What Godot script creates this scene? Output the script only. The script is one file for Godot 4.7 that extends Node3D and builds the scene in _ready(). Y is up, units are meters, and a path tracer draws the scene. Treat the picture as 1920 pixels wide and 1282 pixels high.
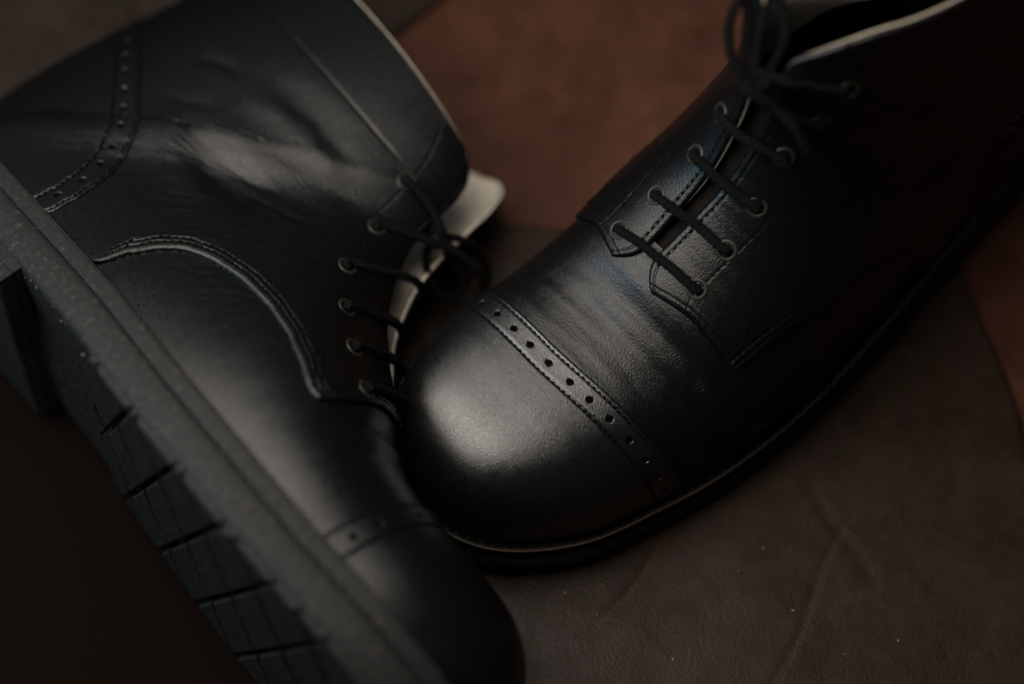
extends Node3D
# Two black cap-toe boots on sheets of brown leather. The boots are modelled in millimetres in their own frame:
# x towards the toe, y up from the ground, z towards the outer side; section table rows run from the toe tip up to the top line.

const MM := 0.001
const LAST := 18

# ---------------------------------------------------------------- boot last: section table
# front (x,y), back (x,y), outer half width, inner half width, sweep in degrees, ridge z, bottom z, fullness
var rows := [
	[303.0, 26.0, 303.0, 25.5, 0.0, 0.0, 90.0, -6.0, -6.0, 0.85],
	[302.5, 37.0, 302.0, 25.5, 13.0, 13.0, 90.0, -6.0, -6.0, 0.85],
	[299.5, 46.0, 298.0, 25.6, 22.5, 22.5, 90.0, -6.0, -5.5, 0.78],
	[293.0, 55.0, 291.0, 25.1, 30.5, 31.0, 90.0, -6.0, -5.0, 0.70],
	[282.0, 61.0, 280.0, 24.1, 37.5, 38.5, 90.0, -6.0, -4.0, 0.69],
	[265.0, 63.0, 263.0, 22.4, 43.5, 44.5, 90.0, -6.0, -2.0, 0.70],
	[243.0, 64.5, 241.0, 20.8, 46.0, 47.0, 90.0, -6.0, 0.0, 0.74],
	[220.0, 70.0, 217.0, 20.0, 49.5, 47.0, 90.0, -6.0, 1.0, 0.83],
	[199.0, 82.0, 192.0, 20.5, 50.5, 44.0, 90.0, -6.0, 2.0, 0.90],
	[180.0, 94.0, 160.0, 22.0, 50.0, 39.0, 90.0, -6.0, 2.0, 0.93],
	[165.0, 108.0, 118.0, 26.0, 46.0, 36.0, 90.0, -5.0, 1.0, 0.95],
	[154.0, 127.0, 70.0, 29.0, 39.5, 36.0, 93.0, -4.0, 0.0, 0.97],
	[150.0, 141.0, 25.0, 31.0, 36.0, 35.0, 100.0, -3.0, 0.0, 0.98],
	[148.5, 151.0, -2.0, 32.0, 36.0, 35.0, 132.0, -2.0, 0.0, 1.0],
	[147.5, 157.0, -13.0, 33.0, 36.0, 36.0, 161.0, -1.0, 0.0, 1.0],
	[147.0, 160.0, -15.5, 36.0, 36.0, 36.0, 180.0, -1.0, 0.0, 1.0],
	[146.0, 164.0, -20.0, 70.0, 36.0, 36.0, 180.0, 0.0, 0.0, 1.0],
	[144.5, 168.0, -17.0, 125.0, 37.0, 36.0, 180.0, 0.0, 0.0, 1.0],
	[142.0, 172.0, -12.0, 190.0, 37.0, 36.0, 180.0, 0.0, 0.0, 1.0],
]
const FINE := 24
var table: Array = []          # fine table, each a PackedFloat32Array of ten values
var upright := true            # which boot is being built
var lean_sole := 0.0
var flip := -1.0               # -1 mirrors the outer side to -z (left boot)
var rng := RandomNumberGenerator.new()
var mats := {}


func _ready() -> void:
	rng.seed = 7
	set_camera()
	set_light()
	make_materials()
	make_ground()
	make_boot(true)
	make_boot(false)
	make_dust()


# ---------------------------------------------------------------- camera and light
func set_camera() -> void:
	var cam := Camera3D.new()
	cam.name = "camera"
	cam.position = Vector3(0, 0.55646, 0)
	cam.rotation = Vector3(-deg_to_rad(60.108), 0, 0)
	cam.near = 0.05
	cam.far = 20.0
	var lens := CameraAttributesPhysical.new()
	lens.frustum_near = 0.05
	lens.frustum_far = 20.0
	lens.frustum_focal_length = 35.0 / (2.0 * 641.0 / 3000.0)
	lens.frustum_focus_distance = 0.563
	lens.exposure_aperture = 3.5
	cam.attributes = lens
	add_child(cam)
	cam.fov = rad_to_deg(2.0 * atan(641.0 / 3000.0))
	cam.current = true


func set_light() -> void:
	var env := Environment.new()
	env.background_mode = Environment.BG_COLOR
	env.background_color = Color(0.15, 0.155, 0.16)
	env.tonemap_mode = Environment.TONE_MAPPER_LINEAR
	env.tonemap_exposure = 1.12
	env.sdfgi_enabled = true
	env.ssao_enabled = true
	env.ssil_enabled = true
	var we := WorldEnvironment.new()
	we.name = "environment"
	we.environment = env
	add_child(we)
	area_light("window_light", Vector3(-0.19, 0.48, -0.29), Vector3(0.0, 0.03, -0.31), Vector2(0.36, 0.52), Color(1.0, 0.965, 0.92), 0.34)
	area_light("room_light", Vector3(-0.12, 0.72, -0.86), Vector3(0.0, 0.03, -0.30), Vector2(0.95, 0.60), Color(0.93, 0.98, 1.0), 0.035)
	area_light("sky_light", Vector3(-0.56, 0.33, -0.26), Vector3(0.0, 0.05, -0.30), Vector2(0.20, 0.24), Color(0.50, 0.82, 1.0), 0.075)


func area_light(called: String, at: Vector3, to: Vector3, size: Vector2, color: Color, energy: float) -> void:
	var l := AreaLight3D.new()
	l.name = called
	l.area_size = size
	l.light_color = color
	l.light_energy = energy
	l.light_specular = 1.0
	l.shadow_enabled = true
	l.set("area_range", 6.0)
	add_child(l)
	l.look_at_from_position(at, to, Vector3.UP)


# ---------------------------------------------------------------- materials
func noise_tex(kind: int, freq: float, side: int, octaves: int, ramp: Array, sd: int) -> NoiseTexture2D:
	var n := FastNoiseLite.new()
	n.seed = sd
	n.noise_type = kind as FastNoiseLite.NoiseType
	n.frequency = freq
	n.fractal_octaves = octaves
	n.fractal_type = FastNoiseLite.FRACTAL_FBM if octaves > 1 else FastNoiseLite.FRACTAL_NONE
	n.cellular_return_type = FastNoiseLite.RETURN_DISTANCE
	n.cellular_jitter = 0.95
	var t := NoiseTexture2D.new()
	t.width = side
	t.height = side
	t.seamless = true
	t.seamless_blend_skirt = 0.15
	t.noise = n
	if ramp.size():
		var g := Gradient.new()
		g.set_color(0, ramp[0])
		g.set_color(1, ramp[1])
		t.color_ramp = g
	return t


func lin(r: float, g: float, b: float) -> Color:
	return Color(r, g, b).linear_to_srgb()


func mat(called: String, color: Color, rough: float, spec := 0.5) -> StandardMaterial3D:
	var m := StandardMaterial3D.new()
	m.resource_name = called
	m.albedo_color = color
	m.roughness = rough
	m.metallic_specular = spec
	m.texture_filter = BaseMaterial3D.TEXTURE_FILTER_LINEAR_WITH_MIPMAPS
	mats[called] = m
	return m


func grain(m: StandardMaterial3D, tex: Texture2D, tile: float, depth: float) -> void:
	m.uv1_triplanar = true
	m.uv1_triplanar_sharpness = 4.0
	m.uv1_scale = Vector3.ONE / tile
	m.heightmap_enabled = true
	m.heightmap_texture = tex
	m.heightmap_scale = depth


func make_materials() -> void:
	var pebble := noise_tex(FastNoiseLite.TYPE_CELLULAR, 0.062, 1024, 2, [], 3)
	var rub := noise_tex(FastNoiseLite.TYPE_SIMPLEX_SMOOTH, 0.012, 1024, 4, [Color(0.33, 0.33, 0.33), Color(0.47, 0.47, 0.47)], 5)
	var tint := noise_tex(FastNoiseLite.TYPE_SIMPLEX_SMOOTH, 0.010, 1024, 4, [Color(0.86, 0.85, 0.84), Color(1, 1, 1)], 9)
	var fibre := noise_tex(FastNoiseLite.TYPE_SIMPLEX_SMOOTH, 0.08, 1024, 3, [], 11)
	var dusty := noise_tex(FastNoiseLite.TYPE_SIMPLEX_SMOOTH, 0.014, 1024, 5, [], 17)
	var dg := Gradient.new()
	dg.set_color(0, lin(0.0095, 0.0098, 0.0100))
	dg.set_color(1, lin(0.060, 0.051, 0.038))
	dg.add_point(0.52, lin(0.0125, 0.0128, 0.0128))
	dg.add_point(0.68, lin(0.0165, 0.0155, 0.014))
	dusty.color_ramp = dg
	var m := mat("calf", lin(0.0026, 0.0027, 0.0028), 0.74, 0.40)
	m.roughness_texture = rub
	m.roughness_texture_channel = BaseMaterial3D.TEXTURE_CHANNEL_RED
	grain(m, pebble, 0.042, 0.013)
	m = mat("cap", lin(0.0026, 0.0027, 0.0028), 0.72, 0.68)
	m.roughness_texture = rub
	m.roughness_texture_channel = BaseMaterial3D.TEXTURE_CHANNEL_RED
	grain(m, pebble, 0.034, 0.012)
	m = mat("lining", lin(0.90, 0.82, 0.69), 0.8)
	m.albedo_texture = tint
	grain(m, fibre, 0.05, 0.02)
	m = mat("tan_edge", lin(0.42, 0.36, 0.28), 0.8)  # darker tan than the cream lining, used on the standing boot
	m = mat("shaded_lining", lin(0.006, 0.005, 0.0045), 0.85, 0.2)  # lining colour darkened to paint in the shade inside the shaft
	m = mat("raw_edge", lin(0.055, 0.034, 0.022), 0.7)
	m.albedo_texture = tint
	grain(m, fibre, 0.02, 0.02)
	m = mat("rubber", Color.WHITE, 0.55, 0.32)
	m.albedo_texture = dusty
	m.roughness_texture = rub
	m.roughness = 1.3
	grain(m, fibre, 0.05, 0.02)
	m = mat("welt", lin(0.006, 0.0055, 0.0055), 0.62, 0.22)
	grain(m, fibre, 0.03, 0.02)
	m = mat("thread", lin(0.0022, 0.0022, 0.0022), 0.85, 0.12)
	m = mat("cord", lin(0.0045, 0.0045, 0.005), 0.7, 0.22)
	grain(m, fibre, 0.012, 0.03)
	m = mat("eyelet", lin(0.014, 0.014, 0.010), 0.42, 0.4)
	m.metallic = 0.0
	m = mat("hole_shade", lin(0.002, 0.002, 0.002), 0.95, 0.0)  # flat black, paints the dark inside punched holes and eyelets
	m = mat("brown_sheet", lin(1, 1, 1), 1.0, 0.28)
	m.vertex_color_use_as_albedo = true
	m.albedo_texture = tint
	m.roughness_texture = rub
	m.roughness = 1.25
	grain(m, fibre, 0.16, 0.014)
	m = mat("ground", lin(0.0055, 0.0036, 0.0027), 0.9, 0.05)
	m = mat("dust", lin(0.30, 0.26, 0.21), 0.9)


# ---------------------------------------------------------------- the last as a surface
func build_table() -> void:
	table.clear()
	var R: Array = rows.duplicate(true)
	if not upright:
		for i in 5:
			for c in [0, 2]:
				R[i][c] += [5.0, 4.6, 4.0, 3.0, 1.5][i]
	# the wall bulges above the feather edge and tucks in to the welt
	var tuck := {2: 92.0, 3: 97.0, 4: 101.0, 5: 105.0, 6: 108.0, 7: 110.0, 8: 111.0, 9: 111.0, 10: 110.0, 11: 109.0, 12: 111.0}
	for i in tuck:
		var k := 1.0 / sin(deg_to_rad(tuck[i])) if i < 12 else 1.0
		R[i][4] *= k
		R[i][5] *= k
		R[i][6] = tuck[i]
	if upright:
		var wide := [49.0, 49.0, 50.0, 48.0, 45.0, 42.0, 38.0]
		for i in 7:
			R[7 + i][5] = wide[i]
		for i in range(8, 16):
			R[i][7] += [1.0, 2.5, 3.5, 4.0, 4.0, 3.5, 3.0, 2.0][i - 8]
	for k in LAST * FINE + 1:
		var t := float(k) / FINE
		var i := mini(int(t), LAST - 1)
		var f := t - i
		var v := PackedFloat32Array()
		for c in 10:
			var p1: float = R[i][c]
			var p2: float = R[i + 1][c]
			var p0: float = R[i - 1][c] if i > 0 else 2.0 * p1 - p2
			var p3: float = R[i + 2][c] if i + 2 <= LAST else 2.0 * p2 - p1
			v.append(0.5 * (2.0 * p1 + (p2 - p0) * f + (2.0 * p0 - 5.0 * p1 + 4.0 * p2 - p3) * f * f + (3.0 * p1 - p0 - 3.0 * p2 + p3) * f * f * f))
		v[6] = deg_to_rad(minf(v[6], 180.0))
		v[4] = maxf(v[4], 0.0)
		v[5] = maxf(v[5], 0.0)
		table.append(v)


func raw_pt(t: float, q: float) -> Vector3:
	var k := clampf(t, 0.0, LAST) * FINE
	var i := mini(int(k), LAST * FINE - 1)
	var f := k - i
	var A: PackedFloat32Array = table[i]
	var B: PackedFloat32Array = table[i + 1]
	var s := absf(q)
	var th := lerpf(A[6], B[6], f)
	var a := (1.0 - cos(th * s)) / (1.0 - cos(th))
	var w := lerpf(A[4], B[4], f) if q > 0.0 else lerpf(A[5], B[5], f)
	w *= pow(maxf(sin(th * minf(s, 1.0)), 0.0), lerpf(A[9], B[9], f)) * signf(q)
	return Vector3(lerpf(lerpf(A[0], B[0], f), lerpf(A[2], B[2], f), a), lerpf(lerpf(A[1], B[1], f), lerpf(A[3], B[3], f), a), lerpf(lerpf(A[7], B[7], f), lerpf(A[8], B[8], f), a) + w)


# creases: [row, lean with q, depth mm, half width in rows, centre q, reach in q]
var creases_up := [
	[6.62, 0.10, -0.55, 0.10, -0.10, 0.50], [6.95, 0.30, -1.05, 0.13, 0.05, 0.50], [7.18, 0.05, 0.45, 0.10, 0.25, 0.45],
	[7.42, 0.42, -0.95, 0.12, 0.22, 0.42], [7.72, 0.20, 0.5, 0.12, -0.05, 0.4], [7.22, -0.5, -0.5, 0.06, -0.32, 0.22]]
var fold_noise := FastNoiseLite.new()


func pt(t: float, q: float) -> Vector3:
	var p := raw_pt(t, q)
	var push := 0.0
	if t > 5.9 and t < 9.5 and absf(q) < 0.97:
		for c in creases_up:
			var e: float = (t + 0.07 * fold_noise.get_noise_2d(q * 40.0 + c[0] * 90.0, t * 9.0) - c[0] - c[1] * (q - c[4])) / (c[3] * 1.35)
			var r: float = (q - c[4]) / c[5]
			var x := e * e + r * r * r * r
			if x < 9.0:
				push += c[2] * (0.62 + 0.4 * fold_noise.get_noise_2d(q * 60.0, c[0] * 77.0)) * exp(-x)
		push += (0.2 * fold_noise.get_noise_2d(t * 46.0, q * 34.0) + 0.05 * fold_noise.get_noise_2d(t * 80.0 - q * 30.0, q * 70.0)) * smoothstep(5.9, 6.3, t) * smoothstep(0.95, 0.7, absf(q))
	if t > 9.0 and q > 0.0 and q < 1.0:
		push += shaft_fold(p) + (0.26 * fold_noise.get_noise_2d(p.x * 1.1 + p.y * 0.9, (p.y - p.x) * 3.2) + 0.06 * fold_noise.get_noise_2d(p.x * 5.0, p.y * 9.0)) * smoothstep(9.0, 10.0, t) * smoothstep(13.5, 12.5, t) * smoothstep(0.9, 0.75, q)
	if push != 0.0:
		var c2 := Vector3(p.x - 6.0, p.y * 0.55, 0.0)
		p += (p - c2).normalized() * push
	if upright:
		var k := maxf(p.y - 60.0, 0.0)
		p.z -= 0.0594 * k
		p.x += 0.0861 * k
	if q < 0.0 and t > 11.5:
		var g := exp(-pow(q / 0.55, 2.0)) * smoothstep(11.5, 18.0, t)
		p.x += (2.0 if upright else -2.5) * g
		p.y += (11.0 if upright else 22.0) * g
	return p


# soft folds of the ankle, as ridges and hollows along lines of the side view: [height, half width, x, y, x, y, ...]
var folds := [
	[1.9, 7.0, 46.0, 93.0, 60.0, 86.0, 78.0, 78.0, 104.0, 73.0],
	[1.3, 6.0, 52.0, 100.0, 86.0, 103.0, 109.0, 110.5, 138.0, 121.0],
	[-1.7, 7.0, 62.0, 94.0, 87.0, 90.0, 118.0, 87.0],
	[-1.5, 3.0, 36.0, 116.0, 46.0, 122.0, 60.0, 126.0],
	[1.1, 5.0, 58.0, 119.0, 88.0, 123.0, 122.0, 127.0],
	[-1.3, 6.0, 58.0, 131.0, 93.0, 134.0, 126.0, 128.0],
	[-0.8, 2.2, 72.0, 96.0, 92.0, 96.5, 112.0, 102.0],
	[-0.6, 1.8, 94.0, 92.0, 116.0, 96.0, 132.0, 104.0],
	[-0.7, 2.5, 44.0, 98.0, 54.0, 100.0, 64.0, 108.0]]


func shaft_fold(p: Vector3) -> float:
	var out := 0.0
	var v := Vector2(p.x, p.y) + Vector2(1.6, 1.6) * fold_noise.get_noise_2d(p.x * 1.5, p.y * 1.5)
	for f in folds:
		var best := 1e9
		var run := 0.0
		var n: int = (f.size() - 4) / 2
		for k in n:
			var a := Vector2(f[2 + 2 * k], f[3 + 2 * k])
			var d := Vector2(f[4 + 2 * k], f[5 + 2 * k]) - a
			var s := (v - a).dot(d) / d.length_squared()
			var off := (v - a - d * clampf(s, 0.0, 1.0)).length()
			if off < best:
				best = off
				run = (k + clampf(s, 0.0, 1.0)) / n
		var e: float = best / f[1]
		if e < 3.0:
			out += f[0] * exp(-e * e) * smoothstep(0.0, 0.35, run) * smoothstep(1.0, 0.7, run)
	return out * (0.5 if upright else 1.0)


func normal_at(t: float, q: float) -> Vector3:
	var t0 := maxf(t - 0.02, 0.02)
	var t1 := minf(t + 0.02, LAST)
	var q0 := maxf(q - 0.01, -1.0)
	var q1 := minf(q + 0.01, 1.0)
	return (pt(t1, q) - pt(t0, q)).cross(pt(t, q1) - pt(t, q0)).normalized()


# finds row and q of a point of the side view
func find(x: float, y: float) -> Vector2:
	var last := 0.0
	for k in range(8, LAST * FINE + 1):
		var A: PackedFloat32Array = table[k]
		var d := Vector2(A[2] - A[0], A[3] - A[1])
		var e := Vector2(x - A[0], y - A[1])
		var a := d.dot(e) / d.length_squared()
		var c := d.cross(e) / d.length()
		if k > 8 and c * last <= 0.0 and a > -0.05 and a < 1.05:
			return Vector2((k - absf(c) / maxf(absf(c) + absf(last), 1e-6)) / FINE, acos(clampf(1.0 - a * (1.0 - cos(A[6])), -1.0, 1.0)) / A[6])
		last = c
	return Vector2(LAST, 1.0)


# ---------------------------------------------------------------- mesh helpers (points in boot millimetres)
class Soup:
	var v := PackedVector3Array()
	var n := PackedVector3Array()
	var i := PackedInt32Array()


func put(s: Soup, p: Vector3, nn: Vector3) -> int:
	if lean_sole > 0.0:
		# the sole of the lying boot has settled out of square with its upper
		var k := lean_sole * (1.0 - smoothstep(24.0, 80.0, p.y))
		p.y += k * (p.z - 44.0)
		nn = Vector3(nn.x, nn.y, nn.z - k * nn.y).normalized()
	s.v.append(Vector3(p.x, p.y, p.z * flip) * MM)
	s.n.append(Vector3(nn.x, nn.y, nn.z * flip))
	return s.v.size() - 1


func tri(s: Soup, a: int, b: int, c: int) -> void:
	var g := (s.v[b] - s.v[a]).cross(s.v[c] - s.v[a])
	if g.dot(s.n[a] + s.n[b] + s.n[c]) > 0.0:
		s.i.append_array([a, c, b])   # clockwise from outside
	else:
		s.i.append_array([a, b, c])


# P: rows of points; out: rows of rough outward directions (or empty: radial from row centres)
func grid(s: Soup, P: Array, out: Array, closed := false) -> void:
	var nr := P.size()
	var nc: int = P[0].size()
	var base := s.v.size()
	for r in nr:
		for c in nc:
			var u: Vector3 = P[mini(r + 1, nr - 1)][c] - P[maxi(r - 1, 0)][c]
			var c1 := (c + 1) % nc if closed else mini(c + 1, nc - 1)
			var c0 := (c - 1 + nc) % nc if closed else maxi(c - 1, 0)
			var w: Vector3 = P[r][c1] - P[r][c0]
			var m := u.cross(w)
			var o: Vector3 = out[r][c]
			if m.length_squared() < 1e-12:
				m = o
			m = m.normalized()
			if m.dot(o) < 0.0:
				m = -m
			put(s, P[r][c], m)
	for r in nr - 1:
		for c in (nc if closed else nc - 1):
			var a := base + r * nc + c
			var b := base + r * nc + (c + 1) % nc
			tri(s, a, b, b + nc)
			tri(s, a, b + nc, a + nc)


func commit(s: Soup, called: String, m: String, parent: Node) -> MeshInstance3D:
	var arr := []
	arr.resize(Mesh.ARRAY_MAX)
	arr[Mesh.ARRAY_VERTEX] = s.v
	arr[Mesh.ARRAY_NORMAL] = s.n
	arr[Mesh.ARRAY_INDEX] = s.i
	var mesh := ArrayMesh.new()
	mesh.add_surface_from_arrays(Mesh.PRIMITIVE_TRIANGLES, arr)
	mesh.surface_set_material(0, mats[m])
	var o := MeshInstance3D.new()
	o.name = called
	o.mesh = mesh
	parent.add_child(o, true)
	return o


func smooth_path(pts: Array, per := 8) -> PackedVector3Array:
	var o := PackedVector3Array()
	for k in pts.size() - 1:
		var p0: Vector3 = pts[maxi(k - 1, 0)]
		var p1: Vector3 = pts[k]
		var p2: Vector3 = pts[k + 1]
		var p3: Vector3 = pts[mini(k + 2, pts.size() - 1)]
		for j in per:
			o.append(p1.cubic_interpolate(p2, p0, p3, float(j) / per))
	o.append(pts[pts.size() - 1])
	return o


# a round cord with a twisted lay
func cord(s: Soup, path: PackedVector3Array, radius: float, twist := 1.4, relief := 0.12, sides := 20) -> void:
	var P := []
	var O := []
	var up := Vector3(0.31, 0.87, 0.21)
	var run := 0.0
	for k in path.size():
		var d := (path[mini(k + 1, path.size() - 1)] - path[maxi(k - 1, 0)]).normalized()
		up = (up - d * up.dot(d)).normalized()
		var side := d.cross(up)
		if k > 0:
			run += path[k].distance_to(path[k - 1])
		var ring := PackedVector3Array()
		var dirs := PackedVector3Array()
		var rr := radius
		if k == 0 or k == path.size() - 1:
			rr *= 0.55
		for a in sides:
			var an := TAU * a / sides
			var dir := up * cos(an) + side * sin(an)
			var wob := 1.0 + relief * cos(4.0 * an - run * twist * 1.7) + relief * 0.7 * cos(4.0 * an + run * twist * 1.7)
			ring.append(path[k] + dir * rr * wob)
			dirs.append(dir)
		P.append(ring)
		O.append(dirs)
	grid(s, P, O, true)


# stitches: little thread beads along a path of points and normals
func stitches(s: Soup, path: PackedVector3Array, nor: PackedVector3Array, pitch: float, long: float, thick: float, lean := 0.0) -> void:
	var run := 0.0
	var next := pitch * 0.5
	for k in range(1, path.size()):
		var seg := path[k].distance_to(path[k - 1])
		while seg > 0.0 and run + seg >= next:
			var f := (next - run) / seg
			var c := path[k - 1].lerp(path[k], f)
			var n := nor[k - 1].lerp(nor[k], f).normalized()
			var d := (path[k] - path[k - 1]).normalized()
			d = d.rotated(n, lean + rng.randf_range(-0.08, 0.08))
			bead(s, c + n * rng.randf_range(-0.05, 0.05), d, n, long * 0.5, thick)
			next += pitch
		run += seg


func bead(s: Soup, c: Vector3, d: Vector3, n: Vector3, half: float, thick: float) -> void:
	var w := d.cross(n).normalized()
	var P := []
	var O := []
	for k in 6:
		var u := -1.0 + 2.0 * k / 5.0
		var r := thick * sqrt(maxf(1.0 - u * u * 0.96, 0.02))
		var ring := PackedVector3Array()
		var dirs := PackedVector3Array()
		for a in 8:
			var an := TAU * a / 8.0
			var dir := n * cos(an) + w * sin(an)
			ring.append(c + d * half * u - n * thick * 1.3 * u * u * u * u + dir * r)
			dirs.append(dir + d * u * 0.6)
		P.append(ring)
		O.append(dirs)
	grid(s, P, O, true)


func ringlet(s: Soup, c: Vector3, n: Vector3, big: float, small: float) -> void:
	var u := n.cross(Vector3(0.3, 0.2, 0.9)).normalized()
	var w := n.cross(u)
	var P := []
	var O := []
	for a in 32:
		var an := TAU * a / 32.0
		var r := u * cos(an) + w * sin(an)
		var ring := PackedVector3Array()
		var dirs := PackedVector3Array()
		for b in 10:
			var bn := TAU * b / 10.0
			var dir := r * cos(bn) + n * sin(bn)
			ring.append(c + r * big + (r * cos(bn) + n * sin(bn) * 0.75) * small)
			dirs.append(dir)
		P.append(ring)
		O.append(dirs)
	P.append(P[0])
	O.append(O[0])
	grid(s, P, O, true)


func disc(s: Soup, c: Vector3, n: Vector3, r: float) -> void:
	var u := n.cross(Vector3(0.3, 0.2, 0.9)).normalized()
	var w := n.cross(u)
	var m := put(s, c, n)
	var first := 0
	for a in 17:
		var an := TAU * a / 16.0
		var k := put(s, c + (u * cos(an) + w * sin(an)) * r + n * 0.08, n)
		if a == 0:
			first = k
		else:
			tri(s, m, k - 1, k)


# ---------------------------------------------------------------- leather panels
var soft_rim := 0.0     # how far the free edge of a panel bends down outside its stitching


func edge_profile(d: float, h: float) -> float:
	if d < 0.0:
		return -0.4
	return h - 0.75 * pow(1.0 - minf(d / 1.1, 1.0), 2.0) - soft_rim * pow(1.0 - minf(d / 3.0, 1.0), 1.6)


func groove(d: float, at: float, deep := 0.34, wide := 0.5) -> float:
	var e := (d - at) / wide
	return -deep * exp(-e * e) if absf(e) < 3.0 else 0.0


func steps(from: float, to: float, by: float) -> Array:
	var o := []
	var n := maxi(1, int(ceil((to - from) / by)))
	for k in n:
		o.append(from + (to - from) * k / n)
	return o


# a cap of leather (toe cap, heel counter): columns start on an edge curve and run inwards.
# start and goal give (row, q) of column b in 0..1; holes are punched hole_d inside the edge
func cap_panel(parent: Node, called: String, m: String, start: Callable, goal: Callable, ncol: int, h: float, strip: float, hole_d: float, hole_gap: float, hole_margin: float, depth_scale := 1.0) -> void:
	var ds := [-1.0, 0.0, 0.25, 0.5, 0.8]
	ds.append_array(steps(1.1, strip + 1.6, 0.36))
	var inner := 46
	var cols := []
	var run := 0.0
	var last := Vector3.ZERO
	var runs := []
	for b in ncol + 1:
		var u := float(b) / ncol
		var a: Vector2 = start.call(u)
		var z: Vector2 = goal.call(u)
		var len := PackedFloat32Array([0.0])
		var pp := pt(a.x, a.y)
		var tot := 0.0
		for k in range(1, 61):
			var e := a.lerp(z, k / 60.0)
			var p := pt(e.x, e.y)
			tot += p.distance_to(pp)
			len.append(tot)
			pp = p
		var fr := []
		for d in ds:
			fr.append(lookup(len, maxf(d, 0.0)))
		var f0: float = lookup(len, strip + 1.6)
		for k in inner + 1:
			fr.append(lerpf(f0, 1.0, float(k) / inner))
		cols.append([a, z, fr, tot])
		var e6 := a.lerp(z, lookup(len, hole_d))
		var p6 := pt(e6.x, e6.y)
		if b > 0:
			run += p6.distance_to(last)
		last = p6
		runs.append(run)
	var holes := []
	var nh := int((run - 2.0 * hole_margin) / hole_gap)
	for k in nh + 1:
		holes.append(hole_margin + ((run - 2.0 * hole_margin) - nh * hole_gap) * 0.5 + k * hole_gap + rng.randf_range(-0.5, 0.5))
	var P := []
	var O := []
	var nrow := ds.size() + inner + 1
	for r in nrow:
		P.append(PackedVector3Array())
		O.append(PackedVector3Array())
	var line1 := [PackedVector3Array(), PackedVector3Array()]
	var line2 := [PackedVector3Array(), PackedVector3Array()]
	for b in ncol + 1:
		var a: Vector2 = cols[b][0]
		var z: Vector2 = cols[b][1]
		for r in nrow:
			var e := a.lerp(z, cols[b][2][r])
			var d: float = ds[r] if r < ds.size() else 99.0
			var off := edge_profile(d, h) + groove(d, 1.7, 0.42 * depth_scale, 0.5) + groove(d, strip, 0.55 * depth_scale, 0.55)
			if absf(d - hole_d) < 2.5:
				for hh in holes:
					var g := Vector2(runs[b] - hh, d - hole_d).length()
					if g < 2.2:
						off -= 1.25 * smoothstep(1.25, 0.8, g)
			var n := normal_at(maxf(e.x, 0.06), e.y)
			P[r].append(pt(e.x, e.y) + n * off)
			O[r].append(n)
		for pair in [[line1, 1.7], [line2, strip]]:
			var len_f: float = pair[1]
			var k := 0
			while k < ds.size() - 1 and ds[k] < len_f:
				k += 1
			var e := a.lerp(z, cols[b][2][k])
			var n := normal_at(e.x, e.y)
			pair[0][0].append(pt(e.x, e.y) + n * (h - 0.28))
			pair[0][1].append(n)
	var s := Soup.new()
	grid(s, P, O)
	var part := commit(s, called, m, parent)
	for l in [line1, line2]:
		var t := Soup.new()
		stitches(t, l[0], l[1], 2.5, 1.9, 0.36)
		commit(t, "stitching", "thread", part)
	# black disc just under the rim, painting the dark of each punched hole
	for hh in holes:
		for b in ncol:
			if runs[b] <= hh and runs[b + 1] > hh:
				var k := 0
				while ds[k] < hole_d:
					k += 1
				var e: Vector2 = cols[b][0].lerp(cols[b][1], cols[b][2][k])
				var n := normal_at(e.x, e.y)
				var t := Soup.new()
				disc(t, pt(e.x, e.y) + n * (h - 0.16), n, 1.2)
				commit(t, "brogue_hole_shade", "hole_shade", part)
				break


func lookup(len: PackedFloat32Array, d: float) -> float:
	var n := len.size() - 1
	if d >= len[n]:
		return 1.0
	for k in n:
		if len[k + 1] >= d:
			return (k + (d - len[k]) / maxf(len[k + 1] - len[k], 1e-6)) / n
	return 1.0


# quarter: the side of the boot with the facing. side +1 outer, -1 inner
var low_curve := [[193.5, 50.5], [182.0, 56.0], [169.0, 60.5], [155.0, 63.0], [140.0, 63.0], [126.0, 60.5], [115.0, 55.5], [108.0, 47.0], [103.0, 38.0], [99.5, 29.0]]
var low_tq: Array = []


func q_front(t: float, side: float) -> float:
	var gap := 0.0
	if upright:
		gap = lerpf(2.6, 5.5, clampf((t - 8.0) / 4.0, 0.0, 1.0)) if side > 0.0 else lerpf(1.6, 3.5, clampf((t - 8.0) / 4.0, 0.0, 1.0))
	else:
		gap = lerpf(10.0, 14.5, smoothstep(7.6, 8.5, t)) - 2.5 * smoothstep(10.2, 12.2, t) if side > 0.0 else 4.0
	var k := clampi(int(t * FINE), 0, LAST * FINE)
	var A: PackedFloat32Array = table[k]
	var w := A[4] if side > 0.0 else A[5]
	return asin(clampf(pow(gap / w, 1.0 / A[9]), 0.0, 1.0)) / A[6]


# how far the front corner of the top line is cut back: rows, and share of the half girth
func top_drop(side: float) -> Vector2:
	if upright:
		return Vector2(4.5, 0.20) if side > 0.0 else Vector2(2.0, 0.05)
	return Vector2(2.2, 0.075) if side > 0.0 else Vector2(5.5, 0.17)


func q_low(t: float) -> float:
	if t >= low_tq[low_tq.size() - 1].x:
		return 1.0
	for k in low_tq.size() - 1:
		if t < low_tq[k + 1].x:
			var f: float = clampf((t - low_tq[k].x) / maxf(low_tq[k + 1].x - low_tq[k].x, 1e-4), 0.0, 1.0)
			return lerpf(low_tq[k].y, low_tq[k + 1].y, f)
	return 1.0


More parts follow.
